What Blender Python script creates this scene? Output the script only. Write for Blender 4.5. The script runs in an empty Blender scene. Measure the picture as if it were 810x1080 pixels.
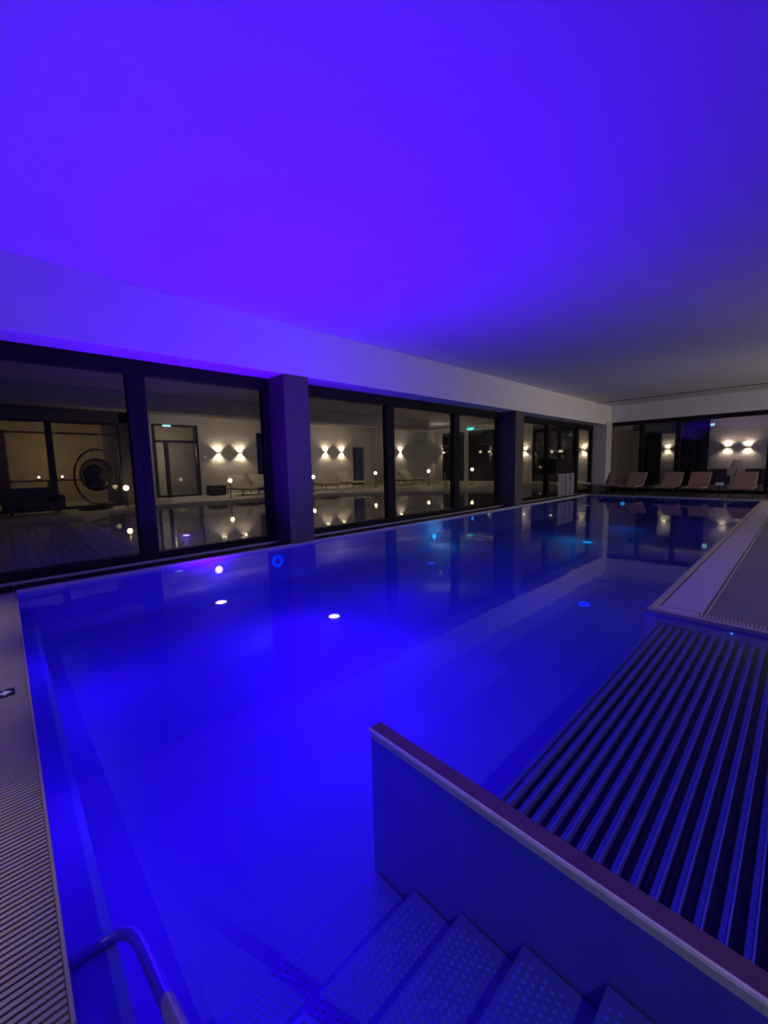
import bpy, bmesh, math, random
from mathutils import Vector, Matrix
random.seed(4)
C = bpy.context.scene.collection
sc = bpy.context.scene
PI = math.pi

# ------------------------------------------------------------------ camera
cam_d = bpy.data.cameras.new('camera')
cam_d.sensor_fit = 'VERTICAL'
cam_d.sensor_height = 36.0
cam_d.lens = 422.66 / 1080 * 36.0
cam_d.clip_start = 0.02
cam = bpy.data.objects.new('camera', cam_d)
C.objects.link(cam)
yaw, pit, rol = math.radians(46.51), math.radians(-6.48), math.radians(-1.316)
fw = Vector((math.cos(pit) * math.cos(yaw), math.cos(pit) * math.sin(yaw), math.sin(pit)))
r0 = Vector((math.sin(yaw), -math.cos(yaw), 0))
u0 = r0.cross(fw)
rr = math.cos(rol) * r0 + math.sin(rol) * u0
uu = -math.sin(rol) * r0 + math.cos(rol) * u0
m = Matrix((rr, uu, -fw)).transposed().to_4x4()
m.translation = (0, 0, 1.4)
cam.matrix_world = m
sc.camera = cam

# ------------------------------------------------------------------ world, exposure
w = bpy.data.worlds.new('night')
sc.world = w
w.use_nodes = True
w.node_tree.nodes['Background'].inputs[0].default_value = (0.012, 0.012, 0.02, 1)
w.node_tree.nodes['Background'].inputs[1].default_value = 1.0
sc.view_settings.view_transform = 'Standard'
sc.view_settings.look = 'None'
sc.view_settings.exposure = 0.0
sc.view_settings.gamma = 1.0
sc.view_settings.use_curve_mapping = False
try:
    sc.cycles.use_denoising = True
    sc.cycles.max_bounces = 10
    sc.cycles.transparent_max_bounces = 24
    sc.cycles.caustics_reflective = False
    sc.cycles.caustics_refractive = False
    sc.cycles.sample_clamp_indirect = 4.0
except Exception:
    pass


def lamp(name, kind, loc, energy, color, size=0.0, target=None, spot=None, blend=1.0, parent=None):
    d = bpy.data.lights.new(name, kind)
    d.energy = energy
    d.color = color
    d.shadow_soft_size = size
    if kind == 'SPOT':
        d.spot_size = math.radians(spot)
        d.spot_blend = blend
    o = bpy.data.objects.new(name, d)
    C.objects.link(o)
    o.location = loc
    if target is not None:
        o.rotation_euler = (Vector(target) - Vector(loc)).to_track_quat('-Z', 'Y').to_euler()
    if parent:
        o.parent = parent
    return o


VIOLET = (0.25, 0.0, 1.0)
BLUE = (0.05, 0.0, 1.0)
TEAL = (0.0, 0.45, 0.5)
WARM = (1.0, 0.80, 0.50)
SOFTW = (1.0, 0.84, 0.74)
# underwater floods of the pool: wide beams that reach ceiling and beam
lamp('pool_flood', 'SPOT', (3.1, 4.3, -0.50), 1080, VIOLET, 0.05, (3.1, 3.9, 4), 140, 1.0)
lamp('pool_flood', 'SPOT', (2.26, 6.05, -0.50), 450, VIOLET, 0.05, (2.3, 5.2, 4), 140, 1.0)
# unseen lights added under the surface to fill the basin with colour
for gx_, gy_, ge in ((2.1, 3.3, 30), (3.1, 3.4, 30), (2.7, 4.3, 30), (1.9, 4.6, 10), (3.4, 2.4, 6), (1.4, 2.4, 8), (2.1, 2.3, 20), (0.7, 1.5, 4)):
    lamp('basin_fill', 'POINT', (gx_, gy_, -0.07), ge, BLUE, 0.0)
lamp('basin_fill', 'POINT', (4.4, 4.3, -0.07), 10, BLUE, 0.0)
lamp('basin_fill', 'POINT', (6.0, 2.8, -0.1), 5, BLUE, 0.0)
lamp('basin_fill', 'POINT', (2.42, 6.38, -0.22), 2, BLUE, 0.02)
lamp('basin_fill', 'POINT', (7.9, 6.2, -0.25), 8, TEAL, 0.02)
lamp('basin_fill', 'POINT', (10.9, 4.2, -0.25), 10, TEAL, 0.02)
lamp('basin_fill', 'POINT', (14, 3.8, -0.3), 8, (0.0, 0.2, 0.5), 0.02)
lamp('basin_fill', 'POINT', (0.45, 4.4, -0.06), 16, BLUE, 0.0)  # added to brighten the ledge, no lamp there
lamp('basin_fill', 'POINT', (0.45, 2.3, -0.06), 14, BLUE, 0.0)
# unseen fill lights added on the lounge side, no fittings built
for x, e in ((-3, 110), (11, 520), (17, 1150)):
    lamp('lounge_fill', 'SPOT', (x, -7.6, 1.6), e, SOFTW, 0.0, (x + 0.5, 6.5, 3.0), 75, 1.0)
lamp('lounge_fill', 'POINT', (15, -4.5, 1.2), 60, (0.9, 0.85, 1.0), 0.0)
for y_ in (1.9, 3.6, 5.3):
    lamp('lounge_fill', 'SPOT', (-1.5, y_, 3.8), 300, (1, 0.88, 0.55), 0.0, (-1.2, y_, 0), 44, 1.0)  # unseen spots added to brighten the left grate
lamp('lounge_fill', 'SPOT', (-1.6, -1.8, 3.4), 210, (1, 0.92, 0.8), 0.0, (1.5, 0.1, -0.4), 48, 1.0)  # unseen spot added to lift stair panel and treads
lamp('lounge_fill', 'SPOT', (6.5, -5.0, 3.4), 300, SOFTW, 0.0, (6.5, 0.6, 0), 90, 1.0)  # unseen spot added to warm the right coping and slats

# ------------------------------------------------------------------ materials
MATS = {}


def mat(name, color, rough=0.6, metal=0.0, noise=0.0, nscale=8.0, bump=0.0, bscale=60.0, emit=None, estr=0.0, spec=0.5):
    if name in MATS:
        return MATS[name]
    mt = bpy.data.materials.new(name)
    mt.use_nodes = True
    nt = mt.node_tree
    p = nt.nodes['Principled BSDF']
    p.inputs['Base Color'].default_value = (*color, 1)
    p.inputs['Roughness'].default_value = rough
    p.inputs['Metallic'].default_value = metal
    p.inputs['Specular IOR Level'].default_value = spec
    tc = nt.nodes.new('ShaderNodeTexCoord')
    if noise > 0:
        n = nt.nodes.new('ShaderNodeTexNoise')
        n.inputs['Scale'].default_value = nscale
        n.inputs['Detail'].default_value = 5
        nt.links.new(tc.outputs['Object'], n.inputs['Vector'])
        r = nt.nodes.new('ShaderNodeValToRGB')
        r.color_ramp.elements[0].position = 0.3
        r.color_ramp.elements[1].position = 0.7
        r.color_ramp.elements[0].color = (*[c * (1 - noise) for c in color], 1)
        r.color_ramp.elements[1].color = (*[min(1, c * (1 + noise)) for c in color], 1)
        nt.links.new(n.outputs['Fac'], r.inputs['Fac'])
        nt.links.new(r.outputs['Color'], p.inputs['Base Color'])
    if bump > 0:
        n = nt.nodes.new('ShaderNodeTexNoise')
        n.inputs['Scale'].default_value = bscale
        n.inputs['Detail'].default_value = 3
        nt.links.new(tc.outputs['Object'], n.inputs['Vector'])
        b = nt.nodes.new('ShaderNodeBump')
        b.inputs['Strength'].default_value = bump
        b.inputs['Distance'].default_value = 0.01
        nt.links.new(n.outputs['Fac'], b.inputs['Height'])
        nt.links.new(b.outputs['Normal'], p.inputs['Normal'])
    if emit:
        p.inputs['Emission Color'].default_value = (*emit, 1)
        p.inputs['Emission Strength'].default_value = estr
    MATS[name] = mt
    return mt


def clear_mat(name, ior, tint, rough, bump=0.0, bscale=2.0, boost=0.0):
    """Thin clear sheet: see-through with a Fresnel mirror on top."""
    mt = bpy.data.materials.new(name)
    mt.use_nodes = True
    nt = mt.node_tree
    nt.nodes.remove(nt.nodes['Principled BSDF'])
    out = nt.nodes['Material Output']
    tr = nt.nodes.new('ShaderNodeBsdfTransparent')
    tr.inputs[0].default_value = (*tint, 1)
    gl = nt.nodes.new('ShaderNodeBsdfGlossy')
    gl.inputs['Roughness'].default_value = rough
    # Schlick Fresnel, the same from both sides of the sheet
    ge = nt.nodes.new('ShaderNodeNewGeometry')
    dt = nt.nodes.new('ShaderNodeVectorMath')
    dt.operation = 'DOT_PRODUCT'
    nt.links.new(ge.outputs['Incoming'], dt.inputs[0])
    nt.links.new(ge.outputs['Normal'], dt.inputs[1])

    def mth(op, a, b=None):
        q = nt.nodes.new('ShaderNodeMath')
        q.operation = op
        for i, v in enumerate((a, b)):
            if v is None:
                continue
            if isinstance(v, (int, float)):
                q.inputs[i].default_value = v
            else:
                nt.links.new(v, q.inputs[i])
        return q.outputs[0]
    f0 = ((ior - 1) / (ior + 1)) ** 2
    p5 = mth('POWER', mth('SUBTRACT', 1.0, mth('ABSOLUTE', dt.outputs['Value'])), 5.0)
    fac = mth('ADD', mth('MULTIPLY', p5, 1 - f0), f0)
    mx = nt.nodes.new('ShaderNodeMixShader')
    if bump > 0:
        tc = nt.nodes.new('ShaderNodeTexCoord')
        n = nt.nodes.new('ShaderNodeTexNoise')
        n.inputs['Scale'].default_value = bscale
        n.inputs['Detail'].default_value = 2
        nt.links.new(tc.outputs['Object'], n.inputs['Vector'])
        b = nt.nodes.new('ShaderNodeBump')
        b.inputs['Strength'].default_value = bump
        b.inputs['Distance'].default_value = 0.02
        nt.links.new(n.outputs['Fac'], b.inputs['Height'])
        nt.links.new(b.outputs['Normal'], gl.inputs['Normal'])
    nt.links.new(fac, mx.inputs[0])
    nt.links.new(tr.outputs[0], mx.inputs[1])
    nt.links.new(gl.outputs[0], mx.inputs[2])
    nt.links.new(mx.outputs[0], out.inputs['Surface'])
    return mt


M_CEIL = mat('white_plaster', (0.72, 0.72, 0.72), 0.9, noise=0.03, nscale=1.5, bump=0.05, bscale=40)
M_BEAM = mat('beam_plaster', (0.78, 0.76, 0.74), 0.85, noise=0.03, nscale=2, bump=0.05, bscale=40)
M_COL = mat('column_stone', (0.10, 0.085, 0.07), 0.6, noise=0.12, nscale=6)
M_PIL = mat('pillar_plaster', (0.66, 0.62, 0.60), 0.85, noise=0.04, nscale=3)
M_FRAME = mat('dark_anodised_metal', (0.012, 0.010, 0.009), 0.55, 0.0, noise=0.1, spec=0.2)
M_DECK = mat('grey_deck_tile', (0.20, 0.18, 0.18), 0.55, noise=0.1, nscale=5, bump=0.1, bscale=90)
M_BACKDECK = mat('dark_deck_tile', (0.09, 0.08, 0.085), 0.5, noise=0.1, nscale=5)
M_COPE = mat('pale_coping_stone', (0.55, 0.47, 0.47), 0.6, noise=0.06, nscale=10)
M_STEEL = mat('brushed_steel', (0.50, 0.47, 0.48), 0.35, 0.35, noise=0.08, nscale=30, bump=0.04, bscale=200)
M_PANEL = mat('satin_steel_sheet', (0.36, 0.40, 0.42), 0.35, 0.35, noise=0.06, nscale=3)
M_BASIN = mat('steel_basin', (0.46, 0.47, 0.50), 0.6, 0.0, noise=0.04, nscale=1.2)
M_GRATE = mat('cream_plastic_grate', (0.50, 0.44, 0.32), 0.6, noise=0.05)
M_DARK = mat('black_channel', (0.015, 0.015, 0.018), 0.7, noise=0.1)
M_SLAT = mat('steel_slat', (0.46, 0.43, 0.48), 0.4, 0.5, noise=0.1, nscale=40)
M_TREAD = mat('dimpled_steel', (0.45, 0.47, 0.48), 0.35, 0.3, noise=0.05)
M_WALLB = mat('warm_grey_plaster', (0.50, 0.47, 0.45), 0.9, noise=0.06, nscale=2, bump=0.1, bscale=25)
M_WALLD = mat('dark_plum_wall', (0.13, 0.11, 0.13), 0.85, noise=0.08, nscale=2)
M_PLANK = mat('weathered_deck_plank', (0.32, 0.28, 0.28), 0.6, noise=0.15, nscale=7)
M_SAND = mat('pale_stone_deck', (0.50, 0.46, 0.38), 0.6, noise=0.08, nscale=4)
M_FAB = mat('brown_lounger_fabric', (0.34, 0.21, 0.18), 0.9, noise=0.08, nscale=40, bump=0.15, bscale=300)
M_FABC = mat('cream_lounger_fabric', (0.62, 0.56, 0.46), 0.9, noise=0.06, nscale=40, bump=0.15, bscale=300)
M_BLACK = mat('matt_black_metal', (0.02, 0.02, 0.022), 0.5, 0.4, noise=0.1)
M_SOFA = mat('charcoal_upholstery', (0.05, 0.045, 0.055), 0.9, noise=0.15, nscale=20)
M_CURT = mat('black_curtain', (0.02, 0.018, 0.025), 0.95, noise=0.2, nscale=10)
M_WHITE = mat('white_towelling', (0.75, 0.74, 0.75), 0.95, noise=0.05, bump=0.2, bscale=200)
M_WICK = mat('dark_rattan', (0.05, 0.035, 0.025), 0.7, noise=0.3, nscale=60, bump=0.5, bscale=80)
M_PLAQ = mat('navy_enamel', (0.01, 0.012, 0.06), 0.4, noise=0.05)
M_PLAQW = mat('white_enamel', (0.8, 0.8, 0.8), 0.4, noise=0.02)
M_GLOBE = mat('glowing_opal_glass', (1, .9, .7), 0.4, emit=(1.0, 0.72, 0.34), estr=9)
M_LENS = mat('lit_pool_lens', (1, .9, 1), 0.3, emit=(1.0, 0.62, 1.0), estr=5)
M_LENSB = mat('lit_blue_lens', (.1, .3, 1), 0.3, emit=(0.0, 0.10, 1.0), estr=1.1)
M_LENST = mat('lit_teal_lens', (.1, 1, 1), 0.3, emit=(0.0, 0.75, 0.8), estr=1.6)
M_SCL = mat('lit_sconce_lens', (1, .9, .7), 0.3, emit=(1.0, 0.86, 0.5), estr=14)
M_EXIT = mat('lit_exit_sign', (.6, 1, 1), 0.3, emit=(0.45, 0.95, 1.0), estr=1.0)
M_EXITT = mat('lit_teal_exit_sign', (.2, 1, .9), 0.3, emit=(0.05, 0.62, 0.55), estr=1.3)
M_LEDW = mat('lit_small_led', (1, .9, .7), 0.3, emit=(1.0, 0.8, 0.5), estr=3)
M_GLASS = clear_mat('window_glass', 1.5, (0.86, 0.86, 0.88), 0.0)
M_WATER = clear_mat('pool_water', 1.33, (0.34, 0.37, 1.0), 0.01, 0.06, 3.0)


# ------------------------------------------------------------------ helpers
def bx(bm, x0, x1, y0, y1, z0, z1, rot=None, piv=None):
    vs = [bm.verts.new((x, y, z)) for x in (x0, x1) for y in (y0, y1) for z in (z0, z1)]
    for f in ((0, 1, 3, 2), (4, 6, 7, 5), (0, 4, 5, 1), (2, 3, 7, 6), (0, 2, 6, 4), (1, 5, 7, 3)):
        bm.faces.new([vs[i] for i in f])
    if rot is not None:
        bmesh.ops.rotate(bm, verts=vs, cent=piv or (0, 0, 0), matrix=rot)
    return vs


def tube(bm, pts, r, n=8, cap=True):
    pts = [Vector(p) for p in pts]
    rings = []
    for i, p in enumerate(pts):
        t = (pts[min(i + 1, len(pts) - 1)] - pts[max(i - 1, 0)]).normalized()
        a = Vector((0, 0, 1)) if abs(t.z) < 0.9 else Vector((1, 0, 0))
        s = t.cross(a).normalized()
        q = t.cross(s)
        rings.append([bm.verts.new(p + r * (math.cos(2 * PI * k / n) * s + math.sin(2 * PI * k / n) * q)) for k in range(n)])
    for a, b in zip(rings, rings[1:]):
        for k in range(n):
            bm.faces.new((a[k], a[(k + 1) % n], b[(k + 1) % n], b[k]))
    if cap:
        bm.faces.new(rings[0][::-1])
        bm.faces.new(rings[-1])


def lathe(bm, prof, n=24, cen=(0, 0, 0), axis='Z'):
    rings = []
    c = Vector(cen)
    for r, z in prof:
        ring = []
        for k in range(n):
            a = 2 * PI * k / n
            v = Vector((r * math.cos(a), r * math.sin(a), z))
            if axis == 'Y':
                v = Vector((v.x, -v.z, v.y))
            if axis == 'X':
                v = Vector((-v.z, v.x, v.y))
            ring.append(bm.verts.new(c + v))
        rings.append(ring)
    for a, b in zip(rings, rings[1:]):
        for k in range(n):
            bm.faces.new((a[k], a[(k + 1) % n], b[(k + 1) % n], b[k]))
    bm.faces.new(rings[0][::-1])
    bm.faces.new(rings[-1])


def obj(name, bm, m_, parent=None, bevel=0.0, smooth=False):
    bmesh.ops.recalc_face_normals(bm, faces=bm.faces[:])
    me = bpy.data.meshes.new(name)
    bm.to_mesh(me)
    bm.free()
    me.materials.append(m_)
    if smooth:
        for p in me.polygons:
            p.use_smooth = True
    o = bpy.data.objects.new(name, me)
    C.objects.link(o)
    if parent:
        o.parent = parent
    if bevel > 0:
        b = o.modifiers.new('bevel', 'BEVEL')
        b.width = bevel
        b.segments = 2
        b.limit_method = 'ANGLE'
    return o


def box(name, dims, m_, parent=None, bevel=0.0):
    bm = bmesh.new()
    bx(bm, *dims)
    return obj(name, bm, m_, parent, bevel)


def tag(o, label, cat, group=None, kind=None):
    o['label'] = label
    o['category'] = cat
    if group:
        o['group'] = group
    if kind:
        o['kind'] = kind
    return o


def empty(name, loc, rz=0.0):
    o = bpy.data.objects.new(name, None)
    o.empty_display_size = 0.1
    C.objects.link(o)
    o.location = loc
    o.rotation_euler = (0, 0, rz)
    return o


def copy_tree(o, parent=None):
    c = o.copy()
    C.objects.link(c)
    if parent:
        c.parent = parent
    for ch in list(o.children):
        copy_tree(ch, c)
    return c


STR = 'structure'
XL, XR = 0.01, 18.3          # pool ends
YL, YR = 6.5, 0.95           # pool sides
WZ = -0.03                   # water level
FZ = -0.64                   # basin floor

# ------------------------------------------------------------------ structure: pool hall
bm = bmesh.new()
bx(bm, -7, 21.3, -9.2, 7.2, 3.95, 4.15)
tag(obj('ceiling', bm, M_CEIL), 'smooth white ceiling washed in violet light above the pool', 'ceiling', kind=STR)

tag(box('trim_8', (19.30, 19.36, -9, 6.5, 3.935, 3.951), M_DARK), 'thin dark slot across the ceiling near the far beam', 'ceiling slot', kind=STR)
# floors
bm = bmesh.new()
bx(bm, -7, 0.0, -9, 1.2, -0.9, 0)
bx(bm, -7, -0.92, 1.2, 7.6, -0.9, 0)
bx(bm, -0.92, 0.0, 1.2, 6.5, -0.9, -0.055)
bx(bm, -0.92, 18.3, 6.5, 7.6, -0.9, -0.02)
bx(bm, 0.0, 4.36, -9, -2.0, -0.9, 0)
bx(bm, 4.36, 18.3, -9, 0.95, -0.9, -0.008)
tag(obj('floor', bm, M_DECK), 'dark grey tiled pool deck beside the water', 'floor', kind=STR)
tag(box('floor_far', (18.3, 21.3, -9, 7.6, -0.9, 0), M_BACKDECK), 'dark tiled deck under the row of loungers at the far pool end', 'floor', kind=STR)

# pale coping strip on the right edge
bm = bmesh.new()
bx(bm, 4.52, 18.3, 0.57, 0.88, -0.008, 0.004)
tag(obj('trim_1', bm, M_COPE, bevel=0.003), 'pale mauve coping strip along the right pool edge', 'pool edge', kind=STR)
bm = bmesh.new()
bx(bm, 4.38, 18.3, 0.905, 0.955, -0.05, 0.008)
bx(bm, 4.52, 18.3, 0.535, 0.55, -0.008, 0.006)
tag(obj('trim_2', bm, M_GRATE, bevel=0.003), 'thin brown edge profiles bordering the pale coping strip', 'pool edge', kind=STR)

# steel end face at the deck corner with a slotted channel
bm = bmesh.new()
bx(bm, 4.33, 4.38, -2, 0.97, FZ, 0.004)
se = obj('steel_pool_end', bm, M_STEEL, bevel=0.004)
tag(se, 'shiny steel wall edge where the deck meets the slatted bench', 'pool edge', kind=STR)
bm = bmesh.new()
bx(bm, 4.385, 4.50, -2, 0.6, -0.05, -0.03)
n = 100
for i in range(n):
    y = 0.6 - i * 0.026
    bx(bm, 4.385, 4.50, y - 0.012, y, -0.03, 0.002)
tag(obj('overflow_grate', bm, M_GRATE), 'narrow slotted overflow grate along the steel edge at the slatted bench', 'grate')
tag(box('trim_3', (4.385, 4.50, 0.6, 0.9, -0.02, 0.004), M_COPE), 'pale end piece of the coping beside the steel edge', 'pool edge', kind=STR)
bm = bmesh.new()
lathe(bm, [(0.001, 0), (0.008, 0), (0.008, 0.004), (0.001, 0.006)], 12, (4.33, 0.346, -0.064), 'X')
tag(obj('indicator_light', bm, M_LENST), 'tiny teal light dot on the steel edge above the slats', 'light')

# left coping: dark channel between pool and glass with bright edge lines
bm = bmesh.new()
bx(bm, XL, 18.3, 6.51, 6.535, -0.02, 0.012)
bx(bm, -0.92, 18.3, 6.93, 6.95, -0.02, 0.03)
tag(obj('trim_4', bm, M_STEEL, bevel=0.002), 'two thin bright steel rails along the dark channel below the windows', 'rail', kind=STR)
bm = bmesh.new()
bx(bm, XL, 18.3, 6.54, 6.93, -0.02, -0.006)
for i in range(60):
    bx(bm, -0.9 + i * 0.3, -0.9 + i * 0.3 + 0.28, 6.56, 6.91, -0.006, -0.001)
tag(obj('channel_cover', bm, M_FRAME), 'dark overflow channel cover running below the windows', 'grate')

# left deck grate
bm = bmesh.new()
y = 1.2
while y < 6.48:
    bx(bm, -0.90, -0.004, y, y + 0.0135, -0.05, 0.0)
    y += 0.0225
g = obj('overflow_grate', bm, M_GRATE)
tag(g, 'wide beige slatted overflow grate beside the near left pool edge', 'grate')
box('edge_profile', (-0.002, 0.009, 1.2, 6.5, -0.06, 0.004), M_GRATE, g, 0.002)
# plaque
bm = bmesh.new()
bx(bm, -0.26, -0.065, 3.41, 3.53, 0.0, 0.004)
pq = obj('deck_sign', bm, M_PLAQ)
tag(pq, 'small navy plaque with white swimmer pictogram lying on the beige grate', 'sign')
bm = bmesh.new()


def poly(bm, pts, z0, z1):
    a = [bm.verts.new((p[0], p[1], z0)) for p in pts]
    b = [bm.verts.new((p[0], p[1], z1)) for p in pts]
    bm.faces.new(a[::-1])
    bm.faces.new(b)
    for i in range(len(pts)):
        j = (i + 1) % len(pts)
        bm.faces.new((a[i], a[j], b[j], b[i]))


poly(bm, [(-0.078, 3.470), (-0.118, 3.512), (-0.122, 3.484), (-0.175, 3.478), (-0.25, 3.505), (-0.25, 3.490), (-0.18, 3.455), (-0.122, 3.458), (-0.116, 3.430)], 0.004, 0.0055)
poly(bm, [(-0.16, 3.452), (-0.25, 3.440), (-0.25, 3.424), (-0.15, 3.436)], 0.004, 0.0055)
obj('pictogram', bm, M_PLAQW, pq)

# basin
bm = bmesh.new()
bx(bm, XL - .2, 18.5, -2.2, 6.7, -1.15, -0.9)          # bottom slab
sl = [bm.verts.new(p) for p in ((XL, 0.9, -0.9), (18.3, 0.9, -0.9), (18.3, 5.0, FZ), (XL, 5.0, FZ), (18.3, 6.5, FZ), (XL, 6.5, FZ))]
bm.faces.new(sl[:4])
bm.faces.new((sl[3], sl[2], sl[4], sl[5]))
bx(bm, -0.012, XL, -2, 6.5, -0.9, -0.06)               # near end lining
bx(bm, XL, 0.14, 0.3, 6.5, -0.9, -0.25)                  # ledge on near wall
bx(bm, XL, 18.3, 6.492, 6.508, -0.9, 0.004)
bx(bm, 18.292, 18.3, 0.95, 6.5, -0.9, 0.004)
bx(bm, 4.36, 18.3, 0.942, 0.956, -0.9, -0.05)
tag(obj('pool_basin', bm, M_BASIN), 'blue lit steel basin of the swimming pool', 'pool', kind=STR)

bm = bmesh.new()
pts = [(XL, -2), (4.33, -2), (4.33, 0.955), (18.29, 0.955), (18.29, 6.5), (XL, 6.5)]
bm.faces.new([bm.verts.new((p[0], p[1], WZ)) for p in pts])
tag(obj('pool_water', bm, M_WATER), 'still deep blue water surface of the indoor swimming pool', 'water', kind=STR)

# beams
bm = bmesh.new()
bx(bm, -7, 21.0, 6.5, 7.2, 3.075, 3.95)
tag(obj('trim_5', bm, M_BEAM, bevel=0.01), 'deep white ceiling beam above the long window wall', 'beam', kind=STR)
bm = bmesh.new()
bx(bm, 21.0, 21.5, -9.2, 7.2, 3.2, 3.95)
tag(obj('trim_6', bm, M_BEAM, bevel=0.01), 'white ceiling beam across the far pool end above the loungers', 'beam', kind=STR)
# columns
for x0, x1, lab, mm in ((3.78, 4.30, 'broad plum grey column between the windows nearest the viewer', M_COL),
                        (12.05, 12.57, 'broad dark grey column between windows further along the pool', M_COL),
                        (20.35, 21.05, 'pale plaster corner pillar beside the far loungers', M_PIL)):
    c = box('trim_7', (x0, x1, 6.5 if mm is M_COL else 6.45, 7.2, 0.0, 3.075 if mm is M_COL else 3.2), mm, None, 0.006)
    tag(c, lab, 'column', kind=STR)
# walls out of the frame
tag(box('wall_right', (-7, 21.5, -9.2, -9, 0, 3.95), M_BEAM), 'plain wall on the lounge side of the pool', 'wall', kind=STR)
tag(box('wall_back', (-7.2, -7, -9.2, 7.2, 0, 3.95), M_BEAM), 'plain wall behind the near pool end', 'wall', kind=STR)

# ------------------------------------------------------------------ windows
WIN = [(-4.6, -1.5), (-1.5, 1.60), (1.60, 3.78), (4.30, 6.97), (6.97, 9.66), (9.66, 12.05), (12.57, 15.70), (15.70, 18.55), (18.55, 20.35)]
WL = ['leftmost tall window outside the picture', 'tall dark framed window showing the hanging chair', 'tall window left of the near column showing two wall lamps',
      'tall window right of the near column showing two loungers', 'middle tall window showing a single wall lamp over a lounger',
      'tall window showing the teal exit sign', 'dark framed window just right of the second column',
      'dark framed window behind the towel stand', 'narrow dark framed window next to the pale corner pillar']
for i, (a, b) in enumerate(WIN):
    fwid = 0.125
    bm = bmesh.new()
    bx(bm, a, b, 7.04, 7.2, 0.0, 0.13)
    bx(bm, a, b, 7.04, 7.2, 2.86, 3.075)
    bx(bm, a, a + fwid, 7.04, 7.2, 0.13, 2.86)
    bx(bm, b - fwid, b, 7.04, 7.2, 0.13, 2.86)
    f = obj('window_%d' % (i + 1), bm, M_FRAME, None, 0.006)
    tag(f, WL[i], 'window', kind=STR)
    box('pane', (a + fwid, b - fwid, 7.118, 7.124, 0.13, 2.86), M_GLASS, f)
# far windows (glass across the far end)
FW = [(7.15, 5.25), (5.25, 3.9), (3.9, 1.0), (1.0, -2.5), (-2.5, -6), (-6, -9)]
FL = ['far end window beside the pale corner pillar', 'far end window with a narrow lit strip behind it', 'wide far end window showing two glowing wall lamps',
      'far end window beyond the right side', 'far end window beyond the right side of the deck', 'last far end window beyond the right side']
for i, (a, b) in enumerate(FW):
    bm = bmesh.new()
    fwid = 0.09
    bx(bm, 21.15, 21.3, b, a, 0.0, 0.12)
    bx(bm, 21.15, 21.3, b, a, 3.02, 3.2)
    bx(bm, 21.15, 21.3, a - fwid, a, 0.12, 3.02)
    bx(bm, 21.15, 21.3, b, b + fwid, 0.12, 3.02)
    f = obj('window_%d' % (i + 10), bm, M_FRAME, None, 0.006)
    tag(f, FL[i], 'window', kind=STR)
    box('pane', (21.22, 21.226, b + fwid, a - fwid, 0.12, 3.02), M_GLASS, f)

# ------------------------------------------------------------------ slatted bench
bench = empty('slatted_bench', (2.8, 0.0, FZ))
tag(bench, 'submerged bench of long parallel steel slats beside the stair panel', 'bench')
bm = bmesh.new()
y = 0.835
while y > -1.2:
    bx(bm, 1.36 - 2.8, 4.27 - 2.8, y - 0.020, y, -0.155 - FZ, -0.10 - FZ)
    y -= 0.0615
obj('slats', bm, M_SLAT, bench, 0.004)
bm = bmesh.new()
y = 0.835
while y > -1.2:
    bx(bm, 1.36 - 2.8, 4.27 - 2.8, y - 0.025, y - 0.020, -0.13 - FZ, -0.094 - FZ)
    y -= 0.0615
obj('slat_highlights', bm, mat('painted_slat_highlight', (0.85, 0.72, 0.70), 0.4, 0.0, noise=0.05), bench)  # light lip paints the highlight along each slat
bm = bmesh.new()
bx(bm, 1.36 - 2.8, 4.30 - 2.8, 0.85, 0.875, -0.89 - FZ, -0.105 - FZ)
bx(bm, 4.27 - 2.8, 4.32 - 2.8, -1.2, 0.875, -0.16 - FZ, -0.09 - FZ)
obj('support_frame', bm, M_STEEL, bench, 0.003)
bm = bmesh.new()
bx(bm, 1.33 - 2.8, 4.32 - 2.8, -1.9, 0.85, -0.32 - FZ, -0.28 - FZ)
obj('shade_sheet', bm, mat('slat_gap_shade', (0.05, 0.05, 0.07), 0.5, noise=0.1), bench)  # dark sheet added to hold the shade between the slats

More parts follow.
